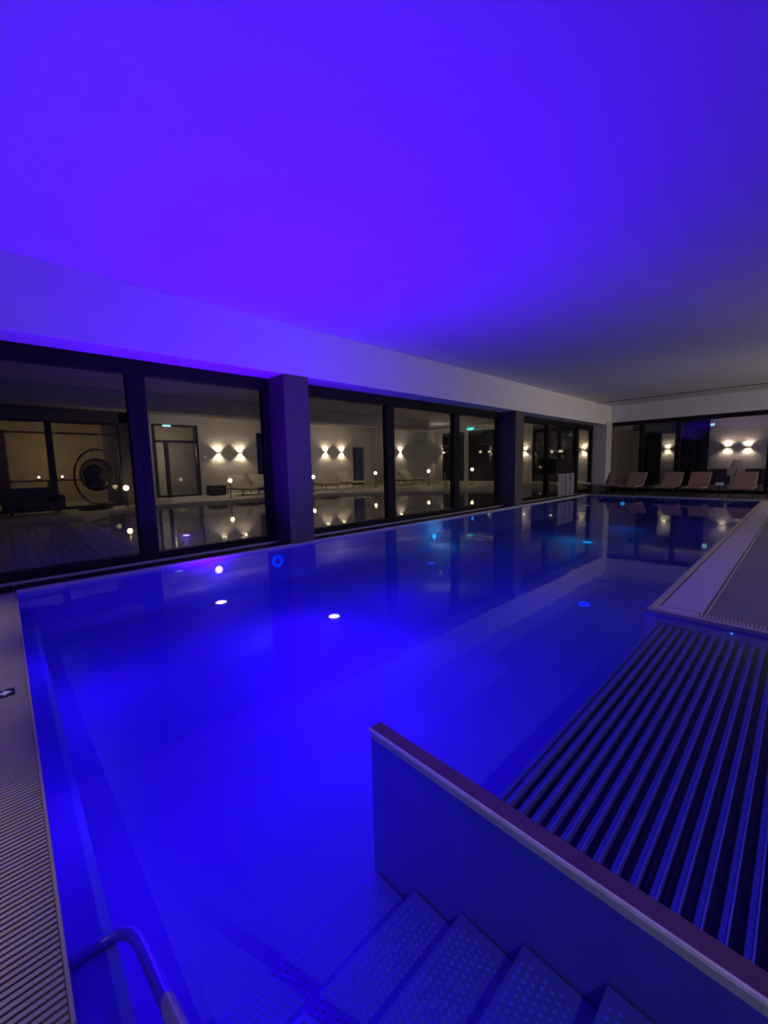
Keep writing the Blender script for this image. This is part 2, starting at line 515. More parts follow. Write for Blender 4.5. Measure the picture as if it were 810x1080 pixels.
# ------------------------------------------------------------------ pool stair
stair = empty('pool_stair', (0.7, 0.4, -0.9))
tag(stair, 'submerged steel stair with dimpled treads in the near pool corner', 'stairs')
noses = [(1.49, -0.80), (1.20, -0.68), (0.92, -0.56), (0.63, -0.44), (0.34, -0.31), (0.05, -0.18), (-0.24, -0.06)]
ox, oy, oz = 0.7, 0.4, -0.9
for k, (yn, zn) in enumerate(noses):
    yb = noses[k + 1][0] if k + 1 < len(noses) else -1.0
    bm = bmesh.new()
    bx(bm, 0.16 - ox, 1.285 - ox, yb - oy - 0.01, yn - oy, zn - 0.02 - oz, zn - oz)
    bx(bm, 0.16 - ox, 1.285 - ox, yn - 0.012 - oy, yn - oy, max(zn - 0.125, -0.9) - oz, zn - 0.02 - oz)
    tr_ = obj('tread', bm, M_TREAD, stair)
    bm = bmesh.new()
    px_ = 0.028
    ny = int((yn - yb - 0.02) / px_)
    nx = int(1.09 / px_)
    for i in range(nx):
        for j in range(min(ny, 10)):
            cx = 0.18 + (i + 0.5 * (j % 2) + 0.3) * px_ - ox
            cy = yn - 0.024 - j * px_ - oy
            z = zn - oz
            r = 0.0085
            b0 = [bm.verts.new((cx + r * math.cos(q * PI / 3), cy + r * math.sin(q * PI / 3), z)) for q in range(6)]
            b1 = [bm.verts.new((cx + 0.5 * r * math.cos(q * PI / 3), cy + 0.5 * r * math.sin(q * PI / 3), z + 0.006)) for q in range(6)]
            for q in range(6):
                bm.faces.new((b0[q], b0[(q + 1) % 6], b1[(q + 1) % 6], b1[q]))
            bm.faces.new(b1)
    obj('dimples', bm, mat('lightened_dimple_steel', (0.6, 0.62, 0.64), 0.3, 0.2, noise=0.05), tr_)  # lighter colour stands in for light catching the dimples
bm = bmesh.new()
bx(bm, 1.295, 1.315, -1.0, 1.505, -0.9, 0.0)
pan = obj('stair_partition', bm, M_PANEL)
tag(pan, 'tall steel side panel with purple tinted top plate between stair and slats', 'partition')
bm = bmesh.new()
bx(bm, 1.297, 1.372, -1.0, 1.515, 0.0, 0.022)
obj('top_plate', bm, mat('dark_brushed_steel', (0.20, 0.10, 0.13), 0.38, 0.6, noise=0.1, nscale=6), pan, 0.005)
bm = bmesh.new()
bx(bm, 1.288, 1.297, -1.0, 1.515, 0.006, 0.023)
obj('edge_highlight', bm, mat('painted_edge_highlight', (0.75, 0.68, 0.70), 0.3, 0.3, noise=0.1, nscale=20), pan, 0.002)  # pale strip paints the highlight on the plate's lower edge

bm = bmesh.new()
path = [(0.0, 1.60, -0.24), (0.08, 1.60, -0.24), (0.15, 1.585, -0.235), (0.185, 1.53, -0.215), (0.195, 1.45, -0.185), (0.195, 1.05, -0.02), (0.195, 0.55, 0.2), (0.195, 0.1, 0.4), (0.18, 0.0, 0.43), (0.1, -0.1, 0.40), (0.05, -0.12, 0.3), (0.04, -0.12, 0.0)]
tube(bm, path, 0.021, 12)
tag(obj('stair_handrail', bm, M_STEEL, smooth=True), 'bent steel handrail dipping into the water at the near left corner', 'handrail')


# ------------------------------------------------------------------ pool lights
def pool_light(loc, axis, r, lens, lab, grp=None, ring=None):
    root = empty('pool_light', loc)
    tag(root, lab, 'light', grp)
    bm = bmesh.new()
    lathe(bm, [(r * 1.02, 0.0), (r * 1.35, 0.0), (r * 1.35, 0.008), (r * 1.02, 0.016), (r * 0.98, 0.016)], 24, (0, 0, 0), axis)
    obj('ring', bm, ring or M_STEEL, root)
    bm = bmesh.new()
    lathe(bm, [(0.001, 0.0), (r, 0.0), (r * .98, 0.018), (r * .6, 0.03), (0.001, 0.034)], 24, (0, 0, 0), axis)
    obj('lens', bm, lens, root)
    return root


pool_light((3.18, 4.41, -0.675), 'Z', 0.075, M_LENS, 'round white lamp glowing on the pool floor in the brightest water')
pool_light((2.28, 6.1, FZ), 'Z', 0.08, M_LENS, 'pink white lamp on the pool floor below the wall lamp')
pool_light((2.42, 6.486, -0.2), 'Y', 0.06, M_LENS, 'white lamp set in the pool wall left of the near column')
pool_light((7.9, 6.486, -0.42), 'Y', 0.07, M_LENST, 'teal lamp in the pool wall below the middle window')
pool_light((9.6, 6.486, -0.12), 'Y', 0.05, M_LENST, 'small teal lamp high in the pool wall beyond the middle window')
pool_light((6.3, 5.25, FZ), 'Z', 0.08, mat('dim_teal_lens', (.1, .6, 1), .3, emit=(0, 0.22, 0.55), estr=0.8), 'dim teal lamp on the pool floor in the middle of the pool')
pool_light((10.95, 3.83, -0.71), 'Z', 0.11, M_LENST, 'bright cyan lamp on the pool floor before the corner pillar reflection')
pool_light((18.28, 5.1, -0.33), 'X', 0.08, M_LENST, 'cyan lamp in the far end wall of the pool')
pool_light((14.5, 1.2, -0.88), 'Z', 0.06, mat('dim_green_lens', (.1, 1, .6), .3, emit=(0, 0.4, 0.3), estr=0.7), 'faint green lamp near the right pool edge')
# blue ring inlet on the wall
bm = bmesh.new()
cen = Vector((3.47, 6.47, -0.25))
ring_pts = [cen + Vector((0.085 * math.cos(a), 0.0, 0.085 * math.sin(a))) for a in [2 * PI * k / 28 for k in range(29)]]
tube(bm, ring_pts, 0.022, 8, False)
rg = obj('ring_light', bm, mat('lit_azure_ring', (.0, .2, 1), .3, emit=(0.0, 0.12, 1.0), estr=0.9), smooth=True)
tag(rg, 'azure glowing ring on the pool wall below the near column', 'light')
bm = bmesh.new()
lathe(bm, [(0.001, 0), (0.075, 0), (0.075, 0.006), (0.001, 0.008)], 20, (3.47, 6.484, -0.25), 'Y')
obj('cover', bm, M_BASIN, rg)
# inlet nozzle on floor (blue bubbling spot)
bm = bmesh.new()
lathe(bm, [(0.001, 0), (0.09, 0), (0.085, 0.015), (0.03, 0.03), (0.001, 0.03)], 20)
for k in range(8):
    a = k * PI / 4
    lathe(bm, [(0.001, 0.03), (0.008, 0.03), (0.008, 0.04), (0.001, 0.042)], 6, (0.05 * math.cos(a), 0.05 * math.sin(a), -0.006))
jet = obj('floor_inlet', bm, mat('painted_nozzle_glint', (.05, .2, 1), .3, emit=(0.0, 0.05, 1.0), estr=0.8))  # emission paints the blue glint on the inlet
jet.location = (6.4, 2.26, -0.812)
tag(jet, 'small blue glinting water inlet on the pool floor near the deck corner', 'inlet')


# ------------------------------------------------------------------ loungers
def make_lounger(fab):
    """long axis +X: foot at x=0, head at x=1.95, width 0.7 centred on y=0"""
    root = empty('sun_lounger', (0, 0, 0))
    bm = bmesh.new()
    for s in (-1, 1):
        tube(bm, [(0.02, s * 0.32, 0.26), (1.1, s * 0.32, 0.26), (1.9, s * 0.32, 0.26)], 0.02, 8)
    for x in (0.03, 0.5, 1.05, 1.88):
        tube(bm, [(x, -0.32, 0.26), (x, 0.32, 0.26)], 0.016, 8)
    obj('frame', bm, M_BLACK, root, smooth=True)
    for x in (0.16, 1.7):
        for s in (-1, 1):
            bm = bmesh.new()
            tube(bm, [(x, s * 0.32, 0.0), (x + 0.02, s * 0.32, 0.26)], 0.02, 8)
            obj('leg', bm, M_BLACK, root)
    bm = bmesh.new()
    bx(bm, 0.0, 1.17, -0.34, 0.34, 0.285, 0.375)
    obj('seat', bm, fab, root, 0.03)
    bm = bmesh.new()
    R = Matrix.Rotation(math.radians(-40), 3, 'Y')
    bx(bm, 1.15, 1.98, -0.34, 0.34, 0.285, 0.375, R, (1.15, 0, 0.33))
    obj('backrest', bm, fab, root, 0.03)
    for s in (-1, 1):
        bm = bmesh.new()
        tube(bm, [(1.62, s * 0.28, 0.62), (1.85, s * 0.28, 0.27)], 0.013, 6)
        obj('back_prop', bm, M_BLACK, root)
    return root


LNG = make_lounger(M_FAB)
spots = [(19.15, 6.0, 'far sun lounger pressed against the pale corner pillar'),
         (18.95, 5.18, 'brown sun lounger second from the corner pillar'),
         (18.95, 3.87, 'brown sun lounger in the middle of the far row in front of dark curtains'),
         (18.95, 2.95, 'brown sun lounger just left of the small side table'),
         (18.95, 1.58, 'brown sun lounger right of the small side table'),
         (18.95, 0.55, 'last brown sun lounger of the far row, cut by the picture edge')]
for i, (x, y, lab) in enumerate(spots):
    o = LNG if i == 0 else copy_tree(LNG)
    o.location = (x, y, 0)
    tag(o, lab, 'sun lounger', 'sun loungers in a row at the far pool end')


def side_table(loc, lab):
    root = empty('side_table', loc)
    tag(root, lab, 'table')
    bm = bmesh.new()
    lathe(bm, [(0.001, 0.38), (0.2, 0.38), (0.21, 0.39), (0.2, 0.4), (0.001, 0.4)], 24)
    obj('table_top', bm, M_BLACK, root)
    bm = bmesh.new()
    lathe(bm, [(0.02, 0.012), (0.02, 0.38)], 10)
    obj('stem', bm, M_BLACK, root)
    bm = bmesh.new()
    lathe(bm, [(0.15, 0), (0.15, 0.012), (0.001, 0.014)], 20)
    obj('base', bm, M_BLACK, root)


side_table((19.9, 2.27, 0), 'small black side table carrying a white folded towel at the far end')
bm = bmesh.new()
bx(bm, -0.16, 0.16, -0.11, 0.11, 0, 0.03)
bx(bm, -0.155, 0.155, -0.105, 0.11, 0.032, 0.06)
bx(bm, -0.15, 0.15, -0.11, 0.105, 0.062, 0.09)
tw = obj('folded_towel', bm, M_WHITE, None, 0.012)
tw.location = (19.9, 2.27, 0.401)
tag(tw, 'white folded towel on the small far side table', 'towel')
side_table((18.75, 6.62, 0), 'small black side table in front of the corner pillar')
for dx, lab in ((-0.07, 'pale cup on the pillar side table, nearer the pool'), (0.08, 'pale cup on the pillar side table, nearer the pillar')):
    bm = bmesh.new()
    lathe(bm, [(0.03, 0), (0.042, 0.05), (0.045, 0.09), (0.038, 0.09), (0.03, 0.02), (0.001, 0.015)], 16)
    c = obj('cup', bm, M_WHITE, smooth=True)
    c.location = (18.75 + dx, 6.62 + dx, 0.401)
    tag(c, lab, 'cup', 'cups on the pillar side table')

# towel stand on the left coping near the far corner
root = empty('towel_stand', (16.2, 6.76, 0.0))
tag(root, 'dark towel stand with hanging pale towels at the far left pool corner', 'towel stand')
bm = bmesh.new()
bx(bm, -0.85, 0.85, -0.16, 0.16, 0.98, 1.55)
obj('cabinet', bm, M_FRAME, root, 0.01)
for sx in (-0.82, 0.82):
    bm = bmesh.new()
    for sy in (-0.14, 0.14):
        tube(bm, [(sx, sy, 0.0), (sx, sy, 0.98)], 0.015, 8)
    obj('post', bm, M_BLACK, root)
bm = bmesh.new()
tube(bm, [(-0.82, -0.14, 0.92), (0.82, -0.14, 0.92)], 0.012, 8)
obj('rail', bm, M_STEEL, root)
for k, xc in enumerate((-0.58, -0.19, 0.20, 0.59)):
    bm = bmesh.new()
    L = []
    for i in range(13):
        u = -0.15 + i * 0.30 / 12
        L.append((xc + u, -0.20 + 0.022 * math.sin(i * 1.7 + k)))
    top = [bm.verts.new((x, y, 0.96)) for x, y in L]
    bot = [bm.verts.new((x, y - 0.01, 0.10 + 0.02 * (k % 2))) for x, y in L]
    for i in range(12):
        bm.faces.new((top[i], top[i + 1], bot[i + 1], bot[i]))
    t = obj('hanging_towel', bm, mat('grey_towelling', (.3, .29, .31), .95, noise=.1, bump=.2, bscale=200), None)
    s = t.modifiers.new('solid', 'SOLIDIFY')
    s.thickness = 0.012
    t.location = (16.2, 6.76, 0.0)
    tag(t, ['pale towel hanging on the dark stand, nearest the viewer', 'pale towel second along the dark towel stand', 'pale towel third along the dark towel stand', 'pale towel hanging at the far end of the dark stand'][k], 'towel', 'towels on the towel stand')


# ------------------------------------------------------------------ hall reflection in the long windows, built as rooms behind the glass
DZ = 0.1
bm = bmesh.new()
bx(bm, -7, 1.72, 7.6, 15.0, -0.2, -0.01)
for i in range(58):
    x = -7 + i * 0.15
    bx(bm, x, x + 0.14, 7.6, 15.0, -0.01, 0.005)
tag(obj('reflected_deck', bm, M_PLANK), 'reflected slatted floor, built as grey planks behind the nearest window', 'floor', kind=STR)
bm = bmesh.new()
edge = [(-7, 15.0), (1.72, 15.0), (2.6, 16.6), (3.4, 17.3), (4.6, 17.6), (9.3, 17.2), (12.4, 16.8), (14.5, 14.4), (18.6, 11.0), (20.2, 9.0), (20.6, 7.2), (30, 7.2), (30, 30), (-7, 30)]
poly(bm, edge, -0.9, DZ)
tag(obj('floor_reflected', bm, M_SAND), 'reflected pale stone deck, built across the water behind the windows', 'floor', kind=STR)
bm = bmesh.new()
poly(bm, [(1.72, 7.6), (20.6, 7.6), (20.6, 18), (1.72, 18)], -0.75, -0.62)
tag(obj('reflected_basin', bm, mat('grey_basin', (0.42, 0.38, 0.40), .5, noise=0.08, nscale=1)), 'grey basin floor of the reflected pool, built behind the windows', 'pool', kind=STR)
bm = bmesh.new()
bm.faces.new([bm.verts.new((p[0], p[1], 0.0)) for p in [(1.72, 7.6), (20.6, 7.6), (20.2, 9.0), (18.6, 11), (14.5, 14.4), (12.4, 16.8), (9.3, 17.2), (4.6, 17.6), (3.4, 17.3), (2.6, 16.6), (1.72, 15)]])
tag(obj('reflected_water', bm, clear_mat('dark_water', 2.4, (0.9, 0.86, 0.92), 0.02, 0.10, 2.0)), 'reflected still water, built behind the long window wall', 'water', kind=STR)
tag(box('reflected_ceiling', (-7, 30, 7.2, 26, 4.25, 4.4), mat('annex_plaster', (.42, .38, .36), .9, noise=.04)), 'reflected dim ceiling, built above the water behind the windows', 'ceiling', kind=STR)
bm = bmesh.new()
bx(bm, -7, 20.2, 16.9, 17.6, 3.62, 4.25)
tag(obj('trim_12', bm, M_WALLB), 'reflected beige ceiling beam, built over the deck behind the windows', 'beam', kind=STR)
bm = bmesh.new()
# back wall with openings: door 5.5-7.6, passage 10.8-14.3, dark door 18.0-19.15
bx(bm, 3.9, 5.5, 22, 22.2, DZ, 4.25)
bx(bm, 5.5, 7.6, 22, 22.2, 3.72, 4.25)
bx(bm, 7.6, 10.85, 22, 22.2, DZ, 4.25)
bx(bm, 10.85, 14.0, 22, 22.2, 3.5, 4.25)
bx(bm, 14.0, 18.0, 22, 22.2, DZ, 4.25)
bx(bm, 18.0, 19.1, 22, 22.2, 2.8, 4.25)
bx(bm, 19.1, 27.0, 22, 22.2, DZ, 4.25)
bx(bm, 19.9, 20.9, 21.7, 22, DZ, 4.25)
tag(obj('wall_reflected', bm, M_WALLB), 'reflected warm grey plaster wall with wall lamps, built behind the windows', 'wall', kind=STR)
tag(box('wall_dark_recess', (10.6, 19.3, 23.4, 23.6, DZ, 4.25), M_CURT), 'black recess behind the openings of the plaster wall', 'wall', kind=STR)
# partition with large glazed opening (left)
bm = bmesh.new()
bx(bm, -7, 3.9, 18.5, 18.7, 3.3, 4.25)
bx(bm, 3.5, 3.9, 18.5, 22.2, DZ, 4.25)
tag(obj('wall_partition', bm, M_WALLD), 'dark plum wall around the large glazed opening behind the nearest window', 'wall', kind=STR)
for i, (a, b) in enumerate(((-3.6, -1.1), (-1.1, 1.36), (1.36, 3.5))):
    bm = bmesh.new()
    bx(bm, a, b, 18.52, 18.64, 3.2, 3.3)
    bx(bm, a, b, 18.52, 18.64, DZ, DZ + 0.1)
    bx(bm, a, a + 0.1, 18.52, 18.64, DZ + .1, 3.2)
    bx(bm, b - 0.1, b, 18.52, 18.64, DZ + .1, 3.2)
    bx(bm, a + .1, b - .1, 18.55, 18.61, 2.82, 2.88)
    f = obj('window_%d' % (20 + i), bm, M_BLACK, None, 0.005)
    tag(f, ['far left bay of the inner glazed opening', 'left bay of the inner glazed opening with beige wall behind', 'right bay of the inner glazed opening behind the hanging chair'][i], 'window', kind=STR)
    box('pane', (a + .1, b - .1, 18.57, 18.576, DZ + .1, 3.2), M_GLASS, f)
tag(box('wall_lounge', (-7, 5.4, 24.5, 24.7, DZ, 4.25), mat('beige_wall', (.50, .40, .22), .9, noise=.06, nscale=2)), 'beige lit wall of the room behind the glazed opening', 'wall', kind=STR)
lamp('lounge_room_fill', 'POINT', (1.6, 22.6, 2.2), 34, (1, 0.78, 0.42), 0.0)  # bare point lights added for unseen fittings in lounge room and corridor
lamp('lounge_room_fill', 'POINT', (6.6, 23.4, 2.4), 45, (1, 0.85, 0.6), 0.0)
bm = bmesh.new()
for i in range(40):
    x = -1.3 + i * 0.04
    tube(bm, [(x, 23.4 + 0.03 * (i % 2), 0.12), (x, 23.4 + 0.03 * (i % 2), 3.3)], 0.028, 6)
tag(obj('curtain', bm, mat('brown_curtain', (.10, .05, .03), .95, noise=.2)), 'dark brown curtain at the picture edge behind the glazed opening', 'curtain')
lamp('reflected_fill', 'POINT', (6.5, 19.6, 3.3), 30, (1, 0.92, 0.86), 0.0)  # unseen point lights added as ambient for the reflected room
lamp('reflected_fill', 'POINT', (14.5, 19.3, 3.3), 30, (1, 0.92, 0.86), 0.0)
lamp('reflected_fill', 'POINT', (22.5, 18.0, 3.3), 22, (1, 0.92, 0.86), 0.0)
lamp('reflected_fill', 'POINT', (6.5, 12.0, 3.6), 20, (1, 0.9, 0.9), 0.0)
lamp('reflected_fill', 'POINT', (14.5, 11.5, 3.6), 20, (1, 0.9, 0.85), 0.0)
# annex door with trim
bm = bmesh.new()
bx(bm, 5.5, 5.62, 21.95, 22.15, DZ, 3.72)
bx(bm, 7.5, 7.62, 21.95, 22.15, DZ, 3.72)
bx(bm, 5.5, 7.62, 21.95, 22.15, 3.62, 3.72)
bx(bm, 5.5, 7.62, 21.95, 22.15, 2.82, 2.95)
bx(bm, 6.0, 6.16, 21.95, 22.15, DZ, 2.82)
bx(bm, 5.62, 7.5, 21.95, 22.15, DZ, DZ + 0.12)
d = obj('door_1', bm, M_BLACK, None, 0.006)
tag(d, 'black framed glass door with transom under the small exit light', 'door', kind=STR)
box('door_leaf', (6.16, 7.5, 22.04, 22.05, DZ + .12, 2.82), M_GLASS, d)
tag(box('wall_corridor', (5.4, 8.4, 25, 25.2, DZ, 4.25), mat('corridor_plaster', (.36, .33, .28), .9, noise=.05)), 'grey corridor wall seen through the glass door', 'wall', kind=STR)
e = box('exit_sign', (5.93, 6.33, 21.86, 21.9, 3.57, 3.70), M_BLACK, None, 0.004)
tag(e, 'small white glowing exit light above the glass door', 'sign')
box('lit_face', (5.95, 6.31, 21.845, 21.86, 3.585, 3.685), M_EXIT, e)
bm = bmesh.new()
bx(bm, 7.88, 7.98, 21.96, 22, 2.07, 2.17)
sw = obj('wall_switch', bm, mat('glowing_white_plastic', (.8, .78, .75), .5, noise=.03, emit=(1, .9, .8), estr=.15), None, 0.004)  # faint emission paints brightness onto the switch
tag(sw, 'small pale switch on the plaster wall beside the glass door', 'switch')


# end wall beyond with dark glazing
bm = bmesh.new()
bx(bm, 27, 27.2, 7.2, 22.2, 4.0, 4.25)
bx(bm, 27, 27.2, 21.2, 22.2, DZ, 4.0)
bx(bm, 27, 27.2, 18.6, 19.0, DZ, 4.0)
bx(bm, 27, 27.2, 13.3, 14.6, DZ, 4.0)
bx(bm, 27, 27.2, 7.2, 10.2, DZ, 4.0)
tag(obj('wall_reflected_end', bm, M_WALLB), 'reflected plaster end wall pieces between dark glazing, built behind the far windows', 'wall', kind=STR)
for i, (a, b) in enumerate(((19.0, 21.2), (16.6, 18.6), (14.6, 16.6), (12.2, 13.3), (10.2, 12.2))):
    bm = bmesh.new()
    bx(bm, 27.02, 27.14, a, b, 3.85, 4.0)
    bx(bm, 27.02, 27.14, a, a + .12, DZ, 3.85)
    bx(bm, 27.02, 27.14, b - .12, b, DZ, 3.85)
    bx(bm, 27.02, 27.14, a, b, 2.9, 3.0)
    bx(bm, 27.02, 27.14, a, b, DZ, DZ + .1)
    f = obj('window_%d' % (30 + i), bm, M_BLACK)
    tag(f, ['black glazed bay of the end wall beside the plaster corner', 'black glazed bay under the teal exit sign', 'black glazed bay right of the teal exit sign', 'narrow black glazed bay behind the window right of the second column', 'black glazed bay behind the towel stand'][i], 'window', kind=STR)
    box('pane', (27.06, 27.066, a + .12, b - .12, DZ + .1, 3.85), M_GLASS, f)
tag(box('wall_night', (28.6, 28.8, -9, 22.2, 0, 4.3), mat('deep_grey_wall', (.05, .048, .055), .9, noise=.1)), 'very dark wall in the depth behind the glazed end', 'wall', kind=STR)
e = box('exit_sign', (26.2, 26.26, 17.5, 18.2, 4.0, 4.18), M_BLACK, None, 0.004)
tag(e, 'teal glowing exit sign hanging from the ceiling behind the windows', 'sign')
box('lit_face', (26.185, 26.2, 17.53, 18.17, 4.02, 4.16), M_EXITT, e)
tube_bm = bmesh.new()
tube(tube_bm, [(26.23, 17.85, 4.18), (26.23, 17.85, 4.25)], 0.01, 6)
obj('hanger', tube_bm, M_BLACK, e)
lamp('exit_glow', 'POINT', (26.05, 17.85, 3.95), 3, (0.1, 1.0, 0.85), 0.0)

# reflections in the far end glazing, built as a room behind it
tag(box('floor_far_reflected', (21.3, 28.6, -9, 7.2, -0.3, 0), M_BACKDECK), 'reflected dark floor, built behind the far end windows', 'floor', kind=STR)
tag(box('ceiling_far_reflected', (21.5, 28.8, -9, 7.2, 3.55, 3.7), M_BEAM), 'reflected ceiling with a violet patch, built behind the far end windows', 'ceiling', kind=STR)
tag(box('wall_far_reflected', (27, 27.2, -9, 3.62, 0, 3.55), mat('lilac_plaster', (.46, .42, .48), .9, noise=.05, nscale=2)), 'reflected lilac grey wall with two wall lamps, built behind the far loungers', 'wall', kind=STR)
tag(box('wall_far_strip', (27, 27.2, 5.1, 5.72, 0, 2.85), M_WALLB), 'narrow pale wall strip lit by one lamp behind the far window', 'wall', kind=STR)
tag(box('wall_far_left', (27, 27.2, 6.55, 7.2, 0, 3.1), M_WALLB), 'dim wall strip behind the window beside the corner pillar', 'wall', kind=STR)
lamp('violet_patch_light', 'SPOT', (24.5, 4.6, 0.6), 60, VIOLET, 0.02, (25.5, 4.4, 3.5), 60, 1.0)  # added light, its patch imitates the reflected violet ceiling
lamp('far_room_fill', 'POINT', (24.2, 0.5, 2.6), 22, (1, .86, .9), 0.0)  # bare point light added, no fitting behind it
for i, (yc, lab) in enumerate(((6.2, 'black floor length curtain behind the first far end window'), (4.5, 'black floor length curtain between lit strip and lilac wall'))):
    bm = bmesh.new()
    for k in range(18):
        tube(bm, [(26.4 + 0.04 * (k % 2), yc - 0.38 + k * 0.045, 0.0), (26.4 + 0.04 * (k % 2), yc - 0.38 + k * 0.045, 3.0)], 0.035, 6)
    tag(obj('curtain', bm, M_CURT), lab, 'curtain', 'black curtains behind the far windows')
e = box('exit_sign', (26.96, 27.0, 3.42, 3.62, 3.1, 3.24), M_BLACK)
tag(e, 'pale cyan exit light at the edge of the lilac wall behind the loungers', 'sign')
box('lit_face', (26.95, 26.96, 3.43, 3.61, 3.11, 3.23), M_EXIT, e)


def armchair(loc, rz, lab):
    root = empty('armchair', loc, rz)
    tag(root, lab, 'chair', 'dark armchairs behind the far windows')
    bm = bmesh.new()
    bx(bm, -0.36, 0.36, -0.36, 0.36, 0.18, 0.44)
    obj('seat', bm, M_SOFA, root, 0.05)
    bm = bmesh.new()
    bx(bm, 0.26, 0.42, -0.40, 0.40, 0.3, 0.92, Matrix.Rotation(math.radians(8), 3, 'Y'), (0.3, 0, 0.3))
    obj('backrest', bm, M_SOFA, root, 0.05)
    for s in (-1, 1):
        bm = bmesh.new()
        bx(bm, -0.34, 0.3, s * 0.40 - 0.06, s * 0.40 + 0.06, 0.18, 0.62)
        obj('armrest', bm, M_SOFA, root, 0.04)
    for sx in (-1, 1):
        for sy in (-1, 1):
            bm = bmesh.new()
            tube(bm, [(sx * 0.3, sy * 0.34, 0), (sx * 0.28, sy * 0.32, 0.2)], 0.02, 8)
            obj('leg', bm, M_BLACK, root)


armchair((25.2, 3.0, 0), 0.2, 'dark armchair below the left lamp of the lilac wall')
armchair((25.2, 1.7, 0), -0.2, 'dark armchair below the right lamp of the lilac wall')
# pale table lamp / stool silhouette
root = empty('table_lamp', (25.9, 2.35, 0.0))
tag(root, 'pale shaded floor lamp standing between the two dark armchairs', 'lamp')
bm = bmesh.new()
lathe(bm, [(0.14, 0), (0.14, 0.02), (0.02, 0.03), (0.018, 1.0)], 16)
obj('stand', bm, M_BLACK, root)
bm = bmesh.new()
lathe(bm, [(0.24, 0.98), (0.17, 1.32), (0.16, 1.32), (0.23, 0.98)], 20)
obj('lamp_shade', bm, M_WHITE, root)


# ------------------------------------------------------------------ wall lamps
def sconce(x, y, z, facing, lab, grp, e=60.0):
    """facing: unit direction away from the wall"""
    f = Vector(facing)
    root = empty('wall_lamp', (x, y, z), math.atan2(f.y, f.x))
    tag(root, lab, 'wall lamp', grp)
    bm = bmesh.new()
    bx(bm, 0.0, 0.13, -0.17, 0.17, -0.045, 0.045)
    obj('housing', bm, M_BLACK, root, 0.006)
    for s in (-1, 1):
        bm = bmesh.new()
        bx(bm, 0.03, 0.11, -0.12, 0.12, s * 0.046 - 0.003, s * 0.046 + 0.003)
        obj('lens', bm, M_SCL, root)
        p = Vector((x, y, z)) + f * 0.10 + Vector((0, 0, s * 0.07))
        lamp('lamp_beam', 'SPOT', p, e, WARM, 0.03, p + Vector((0, 0, s)) - f * 0.35, 125, 0.55)
    return root


GA = 'wall lamps on the plaster wall behind the windows'
sconce(8.62, 22, 2.32, (0, -1, 0), 'left wall lamp of the pair over loungers near the glass door', GA)
sconce(9.83, 22, 2.32, (0, -1, 0), 'right wall lamp of the pair over loungers near the glass door', GA)
sconce(15.65, 22, 2.42, (0, -1, 0), 'left wall lamp of the pair beside the black doorway', GA)
sconce(16.99, 22, 2.42, (0, -1, 0), 'right wall lamp of the pair beside the black doorway', GA)
sconce(22.75, 22, 2.47, (0, -1, 0), 'single wall lamp in the middle window', GA)
GB = 'wall lamps on the dark glazed end wall'
sconce(26.95, 20.94, 2.46, (-1, 0, 0), 'wall lamp on black glazing left of the teal exit sign', GB, 30)
sconce(26.95, 17.38, 2.35, (-1, 0, 0), 'left wall lamp of the close pair under the teal exit sign', GB, 22)
sconce(26.95, 16.60, 2.35, (-1, 0, 0), 'right wall lamp of the close pair under the teal exit sign', GB, 22)
sconce(26.95, 13.81, 2.25, (-1, 0, 0), 'wall lamp seen just right of the second column', GB, 22)
sconce(26.95, 11.92, 2.15, (-1, 0, 0), 'left of two small wall lamps above the towel stand', GB, 7)
sconce(26.95, 11.28, 2.15, (-1, 0, 0), 'right of two small wall lamps above the towel stand', GB, 7)
sconce(26.95, 9.85, 2.12, (-1, 0, 0), 'wall lamp in the last window before the corner pillar', GB, 26)
GC = 'wall lamps behind the far end windows'
sconce(26.98, 2.85, 1.97, (-1, 0, 0), 'left wall lamp of the pair on the lilac wall above the loungers', GC, 22)
sconce(26.98, 2.08, 1.94, (-1, 0, 0), 'right wall lamp of the pair on the lilac wall above the loungers', GC, 22)
sconce(26.98, 5.40, 1.99, (-1, 0, 0), 'wall lamp on the narrow pale strip behind the far window', GC, 9)


# ------------------------------------------------------------------ globe lamps on the deck
def globe(x, y, z, lab, r=0.09):
    root = empty('globe_lamp', (x, y, DZ))
    tag(root, lab, 'lamp', 'glowing globe lamps on the deck behind the windows')
    h = z - DZ
    bm = bmesh.new()
    lathe(bm, [(0.13, 0), (0.13, 0.02), (0.025, 0.035), (0.02, h - r + 0.01)], 14)
    obj('stand', bm, M_BLACK, root)
    bm = bmesh.new()
    bmesh.ops.create_uvsphere(bm, u_segments=20, v_segments=12, radius=r, matrix=Matrix.Translation((0, 0, h)))
    obj('globe', bm, M_GLOBE, root, smooth=True)
    lamp('globe_light', 'POINT', (x, y, z + r + 0.12), 9, (1, .74, .38), 0.0)


globe(3.37, 17.6, 0.82, 'globe lamp glowing beside the hanging chair')
globe(7.72, 18.5, 0.91, 'globe lamp in front of the pair of cream loungers')
globe(12.30, 18.5, 0.92, 'globe lamp at the right edge of the near column')
globe(16.89, 18.5, 1.00, 'globe lamp in front of the black doorway')
globe(20.21, 17.0, 1.03, 'globe lamp in the middle window by the water edge')
globe(22.21, 15.0, 1.08, 'globe lamp below the teal exit sign')

